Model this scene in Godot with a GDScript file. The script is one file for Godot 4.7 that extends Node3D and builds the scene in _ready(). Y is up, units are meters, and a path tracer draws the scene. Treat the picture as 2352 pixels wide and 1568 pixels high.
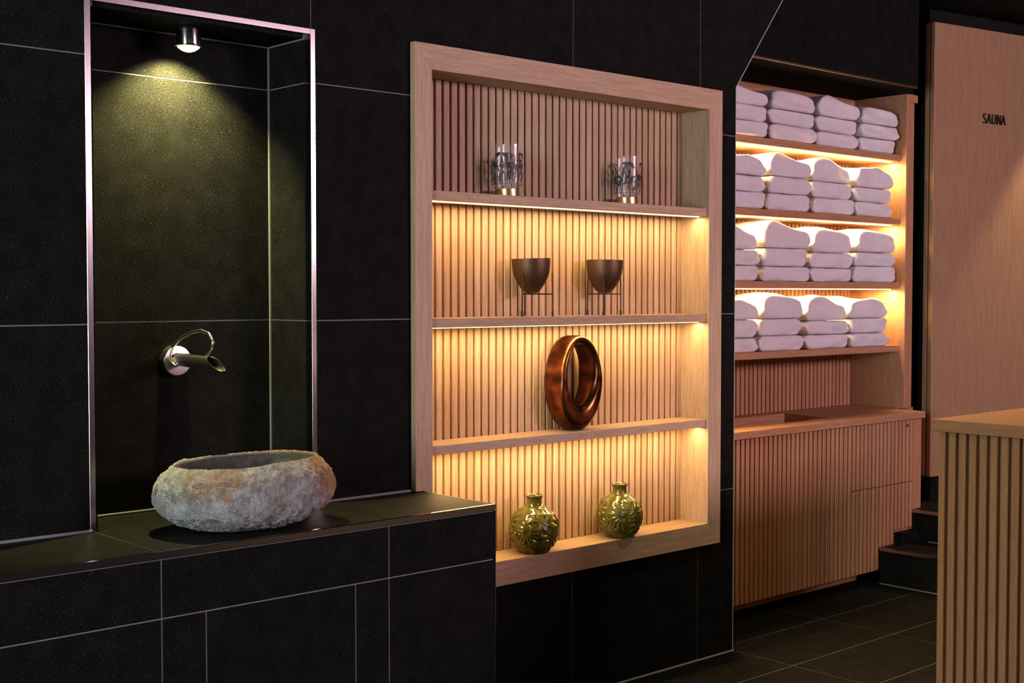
extends Node3D
# A spa corridor: black tiled wall with a lit water niche and stone basin, an oak display niche,
# a towel cabinet in a recess, steps to a sauna door and a slatted oak counter. Wall plane z = -2.82, floor y = 0.

var rng := RandomNumberGenerator.new()
var M := {}
var taken := {}
var noise := FastNoiseLite.new()

# ------------------------------------------------------------------ naming
func numbered(called: String) -> String:
	var n: int = taken.get(called, 0)
	taken[called] = n + 1
	return called if n == 0 else "%s_%03d" % [called, n]

func tag(o: Node, label: String, category := "", group := "", kind := ""):
	if label: o.set_meta("label", label)
	if category: o.set_meta("category", category)
	if group: o.set_meta("group", group)
	if kind: o.set_meta("kind", kind)
	return o

func thing(called: String, label: String, category: String, at := Vector3.ZERO, turn := 0.0, group := "") -> Node3D:
	var o := Node3D.new()
	o.name = numbered(called)
	add_child(o)
	o.position = at
	o.rotation.y = turn
	tag(o, label, category, group)
	return o

func structure(called: String, label: String) -> Node3D:
	var o := Node3D.new()
	o.name = numbered(called)
	add_child(o)
	tag(o, label, "", "", "structure")
	return o

func part(called: String, mesh: Mesh, mat: Material, parent: Node, at := Vector3.ZERO) -> MeshInstance3D:
	var o := MeshInstance3D.new()
	o.name = called
	o.mesh = mesh
	o.material_override = mat
	parent.add_child(o, true)
	o.position = at
	return o

# ------------------------------------------------------------------ mesh helpers
func start() -> SurfaceTool:
	var st := SurfaceTool.new()
	st.begin(Mesh.PRIMITIVE_TRIANGLES)
	return st

func poly(st: SurfaceTool, pts: Array, n: Vector3, g := 0, off := Vector2.ZERO):
	var a: Vector3 = pts[0]
	for k in range(1, pts.size() - 1):
		var b: Vector3 = pts[k]
		var c: Vector3 = pts[k + 1]
		var tri := [a, b, c]
		if (b - a).cross(c - a).dot(n) > 0.0:
			tri = [a, c, b]
		for p in tri:
			var v: Vector3 = p
			var across := 0.0
			for i in 3:
				if i != g: across += v[i]
			st.set_normal(n)
			st.set_uv(Vector2(v[g] / 1.28, across / 0.64) + off)
			st.add_vertex(v)

# a box from lo to hi with chamfered edges, grain along axis g
func add_box(st: SurfaceTool, lo: Vector3, hi: Vector3, k := 0.001, g := 0, off := Vector2.ZERO):
	var c := (lo + hi) / 2.0
	var h := (hi - lo).abs() / 2.0
	k = minf(k, minf(h.x, minf(h.y, h.z)) * 0.6)
	if k <= 0.0:
		for i in 3:
			for s in [-1.0, 1.0]:
				var n := Vector3.ZERO
				n[i] = s
				var j := (i + 1) % 3
				var l := (i + 2) % 3
				var q := []
				for e in [[-1, -1], [1, -1], [1, 1], [-1, 1]]:
					var p := c
					p[i] += s * h[i]
					p[j] += e[0] * h[j]
					p[l] += e[1] * h[l]
					q.append(p)
				poly(st, q, n, g, off)
		return
	for i in 3:
		var j := (i + 1) % 3
		var l := (i + 2) % 3
		for s in [-1.0, 1.0]:
			var n := Vector3.ZERO
			n[i] = s
			var q := []
			for e in [[-1, -1], [1, -1], [1, 1], [-1, 1]]:
				var p := c
				p[i] += s * h[i]
				p[j] += e[0] * (h[j] - k)
				p[l] += e[1] * (h[l] - k)
				q.append(p)
			poly(st, q, n, g, off)
			for s2 in [-1.0, 1.0]:
				var n2 := Vector3.ZERO
				n2[i] = s
				n2[j] = s2
				var q2 := []
				for e in [-1.0, 1.0]:
					var p := c
					p[i] += s * h[i]
					p[j] += s2 * (h[j] - k)
					p[l] += e * (h[l] - k)
					q2.append(p)
				for e in [1.0, -1.0]:
					var p := c
					p[i] += s * (h[i] - k)
					p[j] += s2 * h[j]
					p[l] += e * (h[l] - k)
					q2.append(p)
				poly(st, q2, n2.normalized(), g, off)
	for sx in [-1.0, 1.0]:
		for sy in [-1.0, 1.0]:
			for sz in [-1.0, 1.0]:
				var s := Vector3(sx, sy, sz)
				var q := []
				for i in 3:
					var p := c
					for d in 3:
						p[d] += s[d] * (h[d] if d == i else h[d] - k)
					q.append(p)
				poly(st, q, s.normalized(), g, off)

func box(lo: Vector3, hi: Vector3, k := 0.001, g := 0) -> ArrayMesh:
	var st := start()
	add_box(st, lo, hi, k, g, Vector2(rng.randf(), rng.randf()))
	return st.commit()

func boxes(list: Array, k := 0.001, g := 0) -> ArrayMesh:
	var st := start()
	for b in list:
		add_box(st, b[0], b[1], k, g, Vector2(rng.randf(), rng.randf()))
	return st.commit()

# a plate with an outline in the XY plane, between z0 (back) and z1 (front)
func plate(outline: PackedVector2Array, z0: float, z1: float, g := 0) -> ArrayMesh:
	var st := start()
	var off := Vector2(rng.randf(), rng.randf())
	var t := Geometry2D.triangulate_polygon(outline)
	for i in range(0, t.size(), 3):
		for f in [[z1, Vector3.BACK], [z0, Vector3.FORWARD]]:
			var q := []
			for j in 3:
				var p := outline[t[i + j]]
				q.append(Vector3(p.x, p.y, f[0]))
			poly(st, q, f[1], g, off)
	var turn := -1.0 if Geometry2D.is_polygon_clockwise(outline) else 1.0
	for i in outline.size():
		var a := outline[i]
		var b := outline[(i + 1) % outline.size()]
		var d := (b - a).normalized() * turn
		poly(st, [Vector3(a.x, a.y, z0), Vector3(b.x, b.y, z0), Vector3(b.x, b.y, z1), Vector3(a.x, a.y, z1)], Vector3(d.y, -d.x, 0), g, off)
	return st.commit()

# a smooth surface through rows of points; wrapped rows close on themselves
func sheet(rows: Array, wrap := true, wrap_rows := false, flip := false, colors: Array = [], uvs := false) -> ArrayMesh:
	var nr := rows.size()
	var nc: int = rows[0].size()
	var V := PackedVector3Array()
	var N := PackedVector3Array()
	var C := PackedColorArray()
	var U := PackedVector2Array()
	var I := PackedInt32Array()
	for r in nr:
		V.append_array(PackedVector3Array(rows[r]))
		if colors: C.append_array(PackedColorArray(colors[r]))
		if uvs:
			for c in nc: U.append(Vector2(float(c) / nc, float(r) / nr))
	N.resize(V.size())
	for r in (nr if wrap_rows else nr - 1):
		for c in (nc if wrap else nc - 1):
			var a := r * nc + c
			var b := r * nc + (c + 1) % nc
			var d := ((r + 1) % nr) * nc + c
			var e := ((r + 1) % nr) * nc + (c + 1) % nc
			for t in [[a, b, e], [a, e, d]]:
				var n := (V[t[1]] - V[t[0]]).cross(V[t[2]] - V[t[0]])
				if flip: n = -n
				for k in t: N[k] += n
				if flip:
					I.append_array([t[0], t[1], t[2]])
				else:
					I.append_array([t[0], t[2], t[1]])
	# points that coincide (poles) share their normal
	var same := {}
	for i in V.size():
		var key := Vector3i((V[i] * 200000.0).round())
		same[key] = same.get(key, Vector3.ZERO) + N[i]
	for i in V.size():
		var key := Vector3i((V[i] * 200000.0).round())
		N[i] = same[key].normalized()
		if N[i].length() < 0.5: N[i] = Vector3.UP
	var arr := []
	arr.resize(Mesh.ARRAY_MAX)
	arr[Mesh.ARRAY_VERTEX] = V
	arr[Mesh.ARRAY_NORMAL] = N
	arr[Mesh.ARRAY_INDEX] = I
	if colors: arr[Mesh.ARRAY_COLOR] = C
	if uvs: arr[Mesh.ARRAY_TEX_UV] = U
	var m := ArrayMesh.new()
	m.add_surface_from_arrays(Mesh.PRIMITIVE_TRIANGLES, arr)
	return m

# profile: (radius, height) from the bottom outside, up and back down inside
func lathe(profile: Array, segs := 48) -> ArrayMesh:
	var rows := []
	for p in profile:
		var row := []
		for s in segs:
			var a := TAU * s / segs
			row.append(Vector3(p.x * cos(a), p.y, p.x * sin(a)))
		rows.append(row)
	return sheet(rows, true, false, true)

func tube(path: Array, radius: float, segs := 12, closed := false) -> ArrayMesh:
	var rows := []
	var side := Vector3.ZERO
	for i in path.size():
		var before: Vector3 = path[(i - 1 + path.size()) % path.size()] if closed else path[maxi(i - 1, 0)]
		var after: Vector3 = path[(i + 1) % path.size()] if closed else path[mini(i + 1, path.size() - 1)]
		var t := (after - before).normalized()
		if side == Vector3.ZERO:
			side = t.cross(Vector3.UP if absf(t.y) < 0.9 else Vector3.RIGHT).normalized()
		side = (side - t * side.dot(t)).normalized()
		var up := t.cross(side)
		var row := []
		for s in segs:
			var a := TAU * s / segs
			row.append(path[i] + (side * cos(a) + up * sin(a)) * radius)
		rows.append(row)
	if not closed:
		var first := []
		var last := []
		for s in segs:
			first.append(path[0])
			last.append(path[-1])
		rows.push_front(first)
		rows.push_back(last)
	return sheet(rows, true, closed, false)

func smooth_path(pts: Array, n := 40) -> Array:
	var c := Curve3D.new()
	for i in pts.size():
		var t: Vector3 = (pts[mini(i + 1, pts.size() - 1)] - pts[maxi(i - 1, 0)]) / 6.0
		c.add_point(pts[i], -t, t)
	var out := []
	var total := c.get_baked_length()
	for i in n + 1:
		out.append(c.sample_baked(total * i / n))
	return out

# ------------------------------------------------------------------ materials
func lin(r: float, g: float, b: float) -> Color:
	return Color(r, g, b).linear_to_srgb()

func wood_image() -> ImageTexture:
	var w := 512
	var h := 512
	var n1 := FastNoiseLite.new()
	n1.seed = 5
	n1.noise_type = FastNoiseLite.TYPE_SIMPLEX
	n1.frequency = 1.0
	n1.fractal_octaves = 2
	var im := Image.create(w, h, false, Image.FORMAT_RGB8)
	for y in h:
		for x in w:
			var warp := n1.get_noise_2d(x * 0.006, y * 0.012) * 6.0
			var streak := n1.get_noise_2d(x * 0.010, (y + warp) * 0.34)
			var pore := n1.get_noise_2d(x * 0.035 + 90.0, (y + warp) * 0.9)
			var wide := n1.get_noise_2d(x * 0.004 + 40.0, (y + warp) * 0.045)
			var v := 0.88 + 0.075 * streak + 0.035 * wide
			if pore < -0.28: v -= 0.10 * minf(1.0, (-0.28 - pore) * 3.0)
			im.set_pixel(x, y, Color(clampf(v, 0, 1), clampf(v * (0.985 + 0.02 * wide), 0, 1), clampf(v * (0.965 + 0.04 * wide), 0, 1)))
	var big := Image.create(w * 2, h * 2, false, Image.FORMAT_RGB8)
	big.blit_rect(im, Rect2i(0, 0, w, h), Vector2i.ZERO)
	var fx := im.duplicate()
	fx.flip_x()
	big.blit_rect(fx, Rect2i(0, 0, w, h), Vector2i(w, 0))
	fx.flip_y()
	big.blit_rect(fx, Rect2i(0, 0, w, h), Vector2i(w, h))
	im.flip_y()
	big.blit_rect(im, Rect2i(0, 0, w, h), Vector2i(0, h))
	return ImageTexture.create_from_image(big)

# mottled mineral grain: base grey, clouds, fine speckle and sparse pale specks
func mineral_image(size: int, base: float, cloud: float, grain: float, specks: float, seed_: int) -> Array:
	var n := FastNoiseLite.new()
	n.seed = seed_
	n.noise_type = FastNoiseLite.TYPE_SIMPLEX
	n.frequency = 0.012
	n.fractal_octaves = 5
	var c := n.get_seamless_image(size, size)
	n.frequency = 0.22
	n.fractal_octaves = 2
	var f := n.get_seamless_image(size, size)
	n.noise_type = FastNoiseLite.TYPE_CELLULAR
	n.frequency = 0.06
	n.fractal_type = FastNoiseLite.FRACTAL_NONE
	n.cellular_return_type = FastNoiseLite.RETURN_DISTANCE
	var s := n.get_seamless_image(size, size)
	var im := Image.create(size, size, false, Image.FORMAT_RGB8)
	var hm := Image.create(size, size, false, Image.FORMAT_RGB8)
	for y in size:
		for x in size:
			var cv := c.get_pixel(x, y).r - 0.5
			var fv := f.get_pixel(x, y).r - 0.5
			var sv := s.get_pixel(x, y).r
			var v := base * (1.0 + cloud * cv + grain * fv)
			if sv < 0.10 and fv > 0.05: v += specks * (0.10 - sv) * 10.0
			v = clampf(v, 0.0, 1.0)
			im.set_pixel(x, y, Color(v, v, v))
			var q := clampf(0.5 + cv * 0.35 + fv * 0.6, 0.0, 1.0)
			hm.set_pixel(x, y, Color(q, q, q))
	return [ImageTexture.create_from_image(im), ImageTexture.create_from_image(hm)]

func mat(color: Color, rough: float, metal := 0.0) -> StandardMaterial3D:
	var m := StandardMaterial3D.new()
	m.albedo_color = color
	m.roughness = rough
	m.metallic = metal
	return m

func oak(r: float, g: float, b: float, tex: Texture2D) -> StandardMaterial3D:
	var m := mat(lin(r, g, b), 0.52)
	m.albedo_texture = tex
	m.metallic_specular = 0.35
	return m

func glow(color: Color, power: float) -> StandardMaterial3D:
	var m := mat(Color(0.9, 0.9, 0.9), 0.5)
	m.emission_enabled = true
	m.emission = color
	m.emission_energy_multiplier = power
	return m

func make_materials():
	var wt := wood_image()
	M.oaks = []
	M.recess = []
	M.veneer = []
	for i in 5:
		var k: float = [1.0, 0.95, 1.04, 0.98, 0.92][i]
		var w: float = [1.0, 0.97, 1.02, 1.03, 0.96][i]
		M.oaks.append(oak(0.61 * k, 0.43 * k * w, 0.285 * k * w * w, wt))
		M.recess.append(oak(0.57 * k, 0.315 * k * w, 0.178 * k * w * w, wt))  # same oak tinted redder, warm light around the cabinet put into its colour
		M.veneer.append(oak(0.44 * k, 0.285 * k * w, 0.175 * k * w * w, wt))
	M.counter_oaks = []
	for i in 4:
		var k: float = [1.0, 0.92, 1.06, 0.96][i]
		M.counter_oaks.append(oak(0.36 * k, 0.195 * k, 0.088 * k, wt))
	var slate := mineral_image(512, 0.088, 0.38, 1.2, 0.14, 3)
	var t := mat(Color(1.0, 1.0, 0.96), 0.68)
	t.albedo_texture = slate[0]
	t.uv1_triplanar = true
	t.uv1_world_triplanar = true
	t.uv1_scale = Vector3.ONE * 1.6
	t.heightmap_enabled = true
	t.heightmap_texture = slate[1]
	t.heightmap_scale = 0.05
	t.metallic_specular = 0.12
	M.tile = t
	var bt: StandardMaterial3D = t.duplicate()
	bt.roughness = 0.55
	bt.metallic_specular = 0.25
	M.top_tile = bt
	M.grout = mat(lin(0.16, 0.165, 0.155), 0.9)
	M.silicone = mat(lin(0.20, 0.21, 0.21), 0.6)
	M.plaster = mat(lin(0.010, 0.0105, 0.010), 0.9)
	M.plaster.metallic_specular = 0.15
	M.light_plaster = mat(lin(0.12, 0.11, 0.11), 0.85)
	M.steel = mat(lin(0.42, 0.40, 0.39), 0.18, 1.0)
	M.brushed = mat(lin(0.62, 0.60, 0.56), 0.28, 1.0)
	M.satin = mat(lin(0.42, 0.42, 0.40), 0.5, 0.2)
	M.chrome = mat(lin(0.70, 0.69, 0.66), 0.14, 1.0)
	M.brass = mat(lin(0.55, 0.40, 0.22), 0.36, 1.0)
	M.dark = mat(lin(0.012, 0.011, 0.010), 0.5)
	M.letter = mat(lin(0.015, 0.014, 0.013), 0.4)
	M.bronze = mat(lin(0.11, 0.065, 0.035), 0.48, 0.8)
	M.wire = mat(lin(0.05, 0.025, 0.015), 0.45, 0.7)
	M.led = glow(Color(1.0, 0.86, 0.62), 2.6)
	M.lens = glow(Color(1.0, 0.97, 0.85), 2.2)
	var g := mat(Color(0.93, 0.95, 0.95, 0.025), 0.02)
	g.transparency = BaseMaterial3D.TRANSPARENCY_ALPHA
	g.metallic_specular = 0.3
	M.glass = g
	M.print = mat(lin(0.02, 0.022, 0.018), 0.5)
	var st := mineral_image(512, 0.86, 0.25, 0.55, 0.1, 8)
	var s := mat(Color.WHITE, 0.88)
	s.vertex_color_use_as_albedo = true
	s.albedo_texture = st[0]
	s.uv1_triplanar = true
	s.uv1_scale = Vector3.ONE * 3.2
	s.heightmap_enabled = true
	s.heightmap_texture = st[1]
	s.heightmap_scale = 1.2
	M.stone = s
	var cop := mineral_image(256, 0.40, 1.7, 0.12, 0.0, 12)
	var c := mat(Color(0.92, 0.55, 0.33), 0.26, 0.9)
	c.albedo_texture = cop[0]
	c.uv1_triplanar = true
	c.uv1_scale = Vector3.ONE * 2.6
	M.copper = c
	var gl := mat(lin(0.13, 0.125, 0.012), 0.16)
	gl.vertex_color_use_as_albedo = true
	gl.albedo_color = Color.WHITE
	gl.clearcoat_enabled = true
	gl.clearcoat = 0.6
	gl.clearcoat_roughness = 0.08
	M.glaze = gl
	var terry := mineral_image(256, 0.93, 0.06, 0.12, 0.0, 21)
	var tw := mat(lin(0.80, 0.78, 0.80), 1.0)
	tw.albedo_texture = terry[0]
	tw.uv1_triplanar = true
	tw.uv1_scale = Vector3.ONE * 9.0
	tw.heightmap_enabled = true
	tw.heightmap_texture = terry[1]
	tw.heightmap_scale = 0.12
	tw.rim_enabled = true
	tw.rim = 0.3
	M.towel = tw

# ------------------------------------------------------------------ lights
func area_light(called: String, at: Vector3, towards: Vector3, size: Vector2, color: Color, energy: float, parent: Node = self):
	var l := AreaLight3D.new()
	l.name = called
	l.area_size = size
	l.area_normalize_energy = true
	l.light_color = color
	l.light_energy = energy
	l.area_range = 20.0
	l.area_attenuation = 2.0
	l.shadow_enabled = true
	parent.add_child(l, true)
	var up := Vector3.UP if absf(towards.y) < 0.9 else Vector3.BACK
	l.look_at_from_position(at, at + towards, up)
	return l

func spot(called: String, at: Vector3, aim: Vector3, angle: float, blend: float, color: Color, energy: float, size: float, parent: Node = self):
	var l := SpotLight3D.new()
	l.name = called
	l.light_color = color
	l.light_energy = energy
	l.light_size = size
	l.spot_range = 20.0
	l.spot_attenuation = 2.0
	l.spot_angle = angle
	l.spot_angle_attenuation = blend
	l.shadow_enabled = true
	parent.add_child(l, true)
	var d := (aim - at).normalized()
	l.look_at_from_position(at, aim, Vector3.UP if absf(d.y) < 0.98 else Vector3.BACK)
	return l

const LED_COLOR := Color(1.0, 0.815, 0.53)
const COOL := Color(0.95, 0.98, 1.0)
const PINK := Color(1.0, 0.83, 0.90)
const WARM := Color(1.0, 0.86, 0.66)

func look():
	var cam := Camera3D.new()
	cam.name = "camera"
	cam.position = Vector3(0, 1.228, 0)
	cam.rotation_degrees = Vector3(-2.118, -42.09, 0)
	cam.fov = 29.015
	cam.near = 0.05
	cam.far = 60.0
	add_child(cam)
	cam.current = true
	var env := Environment.new()
	env.background_mode = Environment.BG_COLOR
	env.background_color = Color.BLACK
	env.tonemap_mode = Environment.TONE_MAPPER_LINEAR
	env.tonemap_exposure = 1.0
	env.sdfgi_enabled = true
	env.ssao_enabled = true
	env.ssil_enabled = true
	var we := WorldEnvironment.new()
	we.name = "world_environment"
	we.environment = env
	add_child(we)
	# daylight through the frosted window in the far left wall
	area_light("window_daylight", Vector3(-2.13, 1.35, -0.95), Vector3.RIGHT, Vector2(1.0, 1.7), COOL, 12.5)
	# rosy light of the backlit salt wall behind and to the right
	area_light("salt_wall_glow", Vector3(4.45, 2.10, 1.68), Vector3.FORWARD, Vector2(1.7, 0.64), PINK, 15.0)

# ------------------------------------------------------------------ setting
const WZ := -2.82
const NICHE := [1.283, 1.866, 0.69, 1.879]     # water niche: x0 x1 y0 y1
const UNIT := [2.18, 3.471, 0.39, 1.897]       # oak frame outside
const JOINT := 0.0015

func rect(x0: float, y0: float, x1: float, y1: float) -> PackedVector2Array:
	return PackedVector2Array([Vector2(x0, y0), Vector2(x1, y0), Vector2(x1, y1), Vector2(x0, y1)])

func wall_back():
	var w := structure("wall_back", "black large-format tiled wall with a sloping cut edge")
	var z0 := -3.07
	var zc := WZ - 0.001
	var core := [
		[Vector3(-2.2, 0, z0), Vector3(1.283, 2.5, zc)],
		[Vector3(1.283, 1.879, z0), Vector3(1.866, 2.5, zc)],
		[Vector3(1.283, 0, z0), Vector3(1.866, 0.68, zc)],
		[Vector3(1.283, 0.68, z0), Vector3(1.866, 1.879, -3.0015)],
		[Vector3(1.866, 0, z0), Vector3(2.222, 2.5, zc)],
		[Vector3(2.222, 0, z0), Vector3(3.42, 0.425, zc)],
		[Vector3(2.222, 1.862, z0), Vector3(3.42, 2.5, zc)],
		[Vector3(2.222, 0.425, z0), Vector3(3.42, 1.862, -2.96)],
		[Vector3(3.42, 0, z0), Vector3(3.562, 2.5, zc)],
	]
	core.append_array([[Vector3(1.8555, 0.68, -3.0), Vector3(1.866, 1.879, WZ - 0.016)], [Vector3(1.283, 0.68, -3.0), Vector3(1.2935, 1.879, WZ - 0.016)], [Vector3(1.2935, 1.8685, -3.0), Vector3(1.8555, 1.879, WZ - 0.016)]])
	part("masonry", boxes(core, 0.0), M.grout, w)
	part("masonry", plate(PackedVector2Array([Vector2(3.56, 1.916), Vector2(4.012, 2.5), Vector2(3.56, 2.5)]), z0, zc), M.grout, w)
	var cols := [-2.25, -1.66, -1.075, -0.49, 0.10, 0.69, 1.283, 1.866, 2.794, 3.380, 4.3]
	var rows := [0.0, 0.561, 1.157, 1.756, 2.355, 2.5]
	var outline := PackedVector2Array([Vector2(-2.2, 0), Vector2(3.565, 0), Vector2(3.565, 1.921), Vector2(4.014, 2.5), Vector2(-2.2, 2.5)])
	var holes := [rect(1.271, -1, 1.878, 1.891), rect(2.215, 0.42, 3.43, 1.868), rect(-3, -1, 2.206, 0.6915)]
	for i in cols.size() - 1:
		for j in rows.size() - 1:
			var q := [rect(cols[i] + JOINT, rows[j] + JOINT, cols[i + 1] - JOINT, rows[j + 1] - JOINT)]
			q = Geometry2D.intersect_polygons(q[0], outline)
			for h in holes:
				var rest := []
				for p in q:
					rest.append_array(Geometry2D.clip_polygons(p, h))
				q = rest
			for p in q:
				if not Geometry2D.is_polygon_clockwise(p) or q.size() == 1:
					part("tile", plate(p, WZ - 0.010, WZ), M.tile, w)
	# water niche lining
	var ys := [0.691, 1.157, 1.756, 1.866]
	for k in 3:
		var a: float = ys[k] + JOINT
		var b: float = ys[k + 1] - JOINT
		part("tile", box(Vector3(1.298, a, -3.010), Vector3(1.851, b, -3.0), 0.0006), M.tile, w)
		part("tile", box(Vector3(1.854, a, -2.998), Vector3(1.864, b, WZ - 0.014), 0.0006), M.tile, w)
		part("tile", box(Vector3(1.285, a, -2.998), Vector3(1.295, b, WZ - 0.014), 0.0006), M.tile, w)
	part("tile", box(Vector3(1.298, 1.867, -2.998), Vector3(1.851, 1.877, WZ - 0.014), 0.0006), M.tile, w)
	part("tile", box(Vector3(1.297, 0.68, -2.998), Vector3(1.852, 0.69, WZ - 0.001), 0.0006), M.top_tile, w)
	# corner sealant of the niche
	part("sealant", boxes([[Vector3(1.8495, 0.69, -3.004), Vector3(1.8555, 1.867, -2.9965)], [Vector3(1.2935, 0.69, -3.004), Vector3(1.2995, 1.867, -2.9965)],
		[Vector3(1.295, 1.8635, -3.004), Vector3(1.854, 1.8685, -2.9965)], [Vector3(1.8515, 1.8635, -2.998), Vector3(1.8555, 1.8685, WZ - 0.012)]], 0.001), M.grout, w)
	# metal edge of the sloping cut
	var d := Vector2(4.014 - 3.565, 2.5 - 1.921).normalized() * 0.003
	var nn := Vector2(d.y, -d.x)
	part("edge_trim", plate(PackedVector2Array([Vector2(3.565, 1.921) + Vector2(0, -0.0), Vector2(3.565, 1.921) + nn, Vector2(4.014, 2.5) + nn, Vector2(4.014, 2.5)]), WZ - 0.02, WZ + 0.001), M.satin, w)
	part("edge_trim", box(Vector3(3.5655, 0, WZ - 0.02), Vector3(3.5675, 1.921, WZ + 0.001), 0.0005), M.satin, w)
	part("silicone_bead", boxes([[Vector3(-2.2, 0.6902, WZ), Vector3(1.275, 0.697, WZ + 0.007)], [Vector3(1.874, 0.6902, WZ), Vector3(2.178, 0.697, WZ + 0.007)], [Vector3(1.297, 0.6902, -3.0), Vector3(1.852, 0.696, -2.994)]], 0.003), M.silicone, w)
	part("floor_bead", box(Vector3(2.215, 0.0005, WZ), Vector3(3.567, 0.007, WZ + 0.007), 0.003), M.silicone, w)
	# metal profile round the water niche
	var t := structure("trim_1", "polished metal edging round the lit water niche")
	part("side_profile", box(Vector3(1.271, 0.6905, WZ - 0.016), Vector3(1.285, 1.891, WZ + 0.0006), 0.0006, 1), M.steel, t)
	part("side_profile", box(Vector3(1.864, 0.6905, WZ - 0.016), Vector3(1.878, 1.891, WZ + 0.0006), 0.0006, 1), M.steel, t)
	part("head_profile", box(Vector3(1.285, 1.877, WZ - 0.016), Vector3(1.864, 1.891, WZ + 0.0006), 0.0006, 0), M.steel, t)

func floor_and_shell():
	var f := structure("floor", "dark brown-black tiled floor")
	part("screed", box(Vector3(-2.3, -0.12, -3.55), Vector3(7.6, -0.0008, 1.9), 0.0), M.grout, f)
	var ft := box(Vector3(0.0015, -0.01, 0.0015), Vector3(0.5985, 0.0, 0.2985), 0.0006)
	for i in 16:
		for j in 18:
			part("tile", ft, M.tile, f, Vector3(-2.425 + 0.6 * i, 0, -3.476 + 0.3 * j))
	var c := structure("ceiling", "black ceiling")
	part("slab", box(Vector3(-2.3, 2.5, -3.55), Vector3(7.6, 2.62, 1.9), 0.0), M.plaster, c)
	var r := structure("wall_recess", "black wall behind the towel cabinet")
	part("slab", box(Vector3(3.4, 0, -3.60), Vector3(7.6, 2.5, -3.48), 0.0), M.tile, r)
	var ri := structure("wall_right", "plain dark wall beyond the sauna door")
	part("slab", box(Vector3(7.5, 0, -3.48), Vector3(7.6, 2.5, 1.8), 0.0), M.plaster, ri)
	var fr := structure("wall_front", "plain wall behind the viewer")
	part("slab", boxes([[Vector3(-2.3, 0, 1.8), Vector3(3.55, 2.5, 1.9)], [Vector3(5.35, 0, 1.8), Vector3(7.6, 2.5, 1.9)], [Vector3(3.55, 0, 1.8), Vector3(5.35, 1.73, 1.9)], [Vector3(3.55, 2.47, 1.8), Vector3(5.35, 2.5, 1.9)], [Vector3(3.55, 1.73, 1.84), Vector3(5.35, 2.47, 1.9)]], 0.0), M.light_plaster, fr)
	var l := structure("wall_left", "plain dark wall with a tall frosted window")
	part("slab", boxes([[Vector3(-2.3, 0, -2.83), Vector3(-2.2, 2.5, -1.5)], [Vector3(-2.3, 0, -0.4), Vector3(-2.2, 2.5, 1.8)], [Vector3(-2.3, 0, -1.5), Vector3(-2.2, 0.45, -0.4)], [Vector3(-2.3, 2.25, -1.5), Vector3(-2.2, 2.5, -0.4)]], 0.0), M.plaster, l)
	var wn := structure("window_1", "tall frosted window glowing with daylight")
	part("window_pane", box(Vector3(-2.27, 0.49, -1.46), Vector3(-2.26, 2.21, -0.44), 0.0), glow(COOL, 2.5), wn)
	part("window_frame", boxes([[Vector3(-2.29, 0.45, -1.5), Vector3(-2.21, 0.49, -0.4)], [Vector3(-2.29, 2.21, -1.5), Vector3(-2.21, 2.25, -0.4)], [Vector3(-2.29, 0.49, -1.5), Vector3(-2.21, 2.21, -1.46)], [Vector3(-2.29, 0.49, -0.44), Vector3(-2.21, 2.21, -0.4)]], 0.003), M.dark, wn)
	# backlit salt wall opposite the shelves
	var sw := thing("salt_wall_light", "rosy backlit salt panel set in the wall opposite the shelves", "wall light", Vector3(4.45, 1.73, 1.8))
	part("glowing_panel", box(Vector3(-0.85, 0.05, 0.0), Vector3(0.85, 0.69, 0.03), 0.004), glow(PINK, 1.6), sw)
	part("frame", boxes([[Vector3(-0.9, 0, -0.02), Vector3(0.9, 0.05, 0.03)], [Vector3(-0.9, 0.69, -0.02), Vector3(0.9, 0.74, 0.03)], [Vector3(-0.9, 0.05, -0.02), Vector3(-0.85, 0.69, 0.03)], [Vector3(0.85, 0.05, -0.02), Vector3(0.9, 0.69, 0.03)]], 0.003), M.dark, sw)
	# bulkhead over the towel cabinet
	var b := structure("wall_bulkhead", "black bulkhead hanging over the towel cabinet")
	part("panel", boxes([[Vector3(3.56, 2.106, -3.20), Vector3(5.13, 2.5, -3.07)], [Vector3(3.56, 2.106, -3.48), Vector3(5.31, 2.5, -3.20)]], 0.0), M.tile, b)
	var t := structure("trim_2", "thin metal strip along the lower edge of the bulkhead")
	part("profile", tube([Vector3(3.57, 2.109, -3.071), Vector3(5.12, 2.109, -3.071)], 0.005, 20), M.brass, t)

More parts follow.
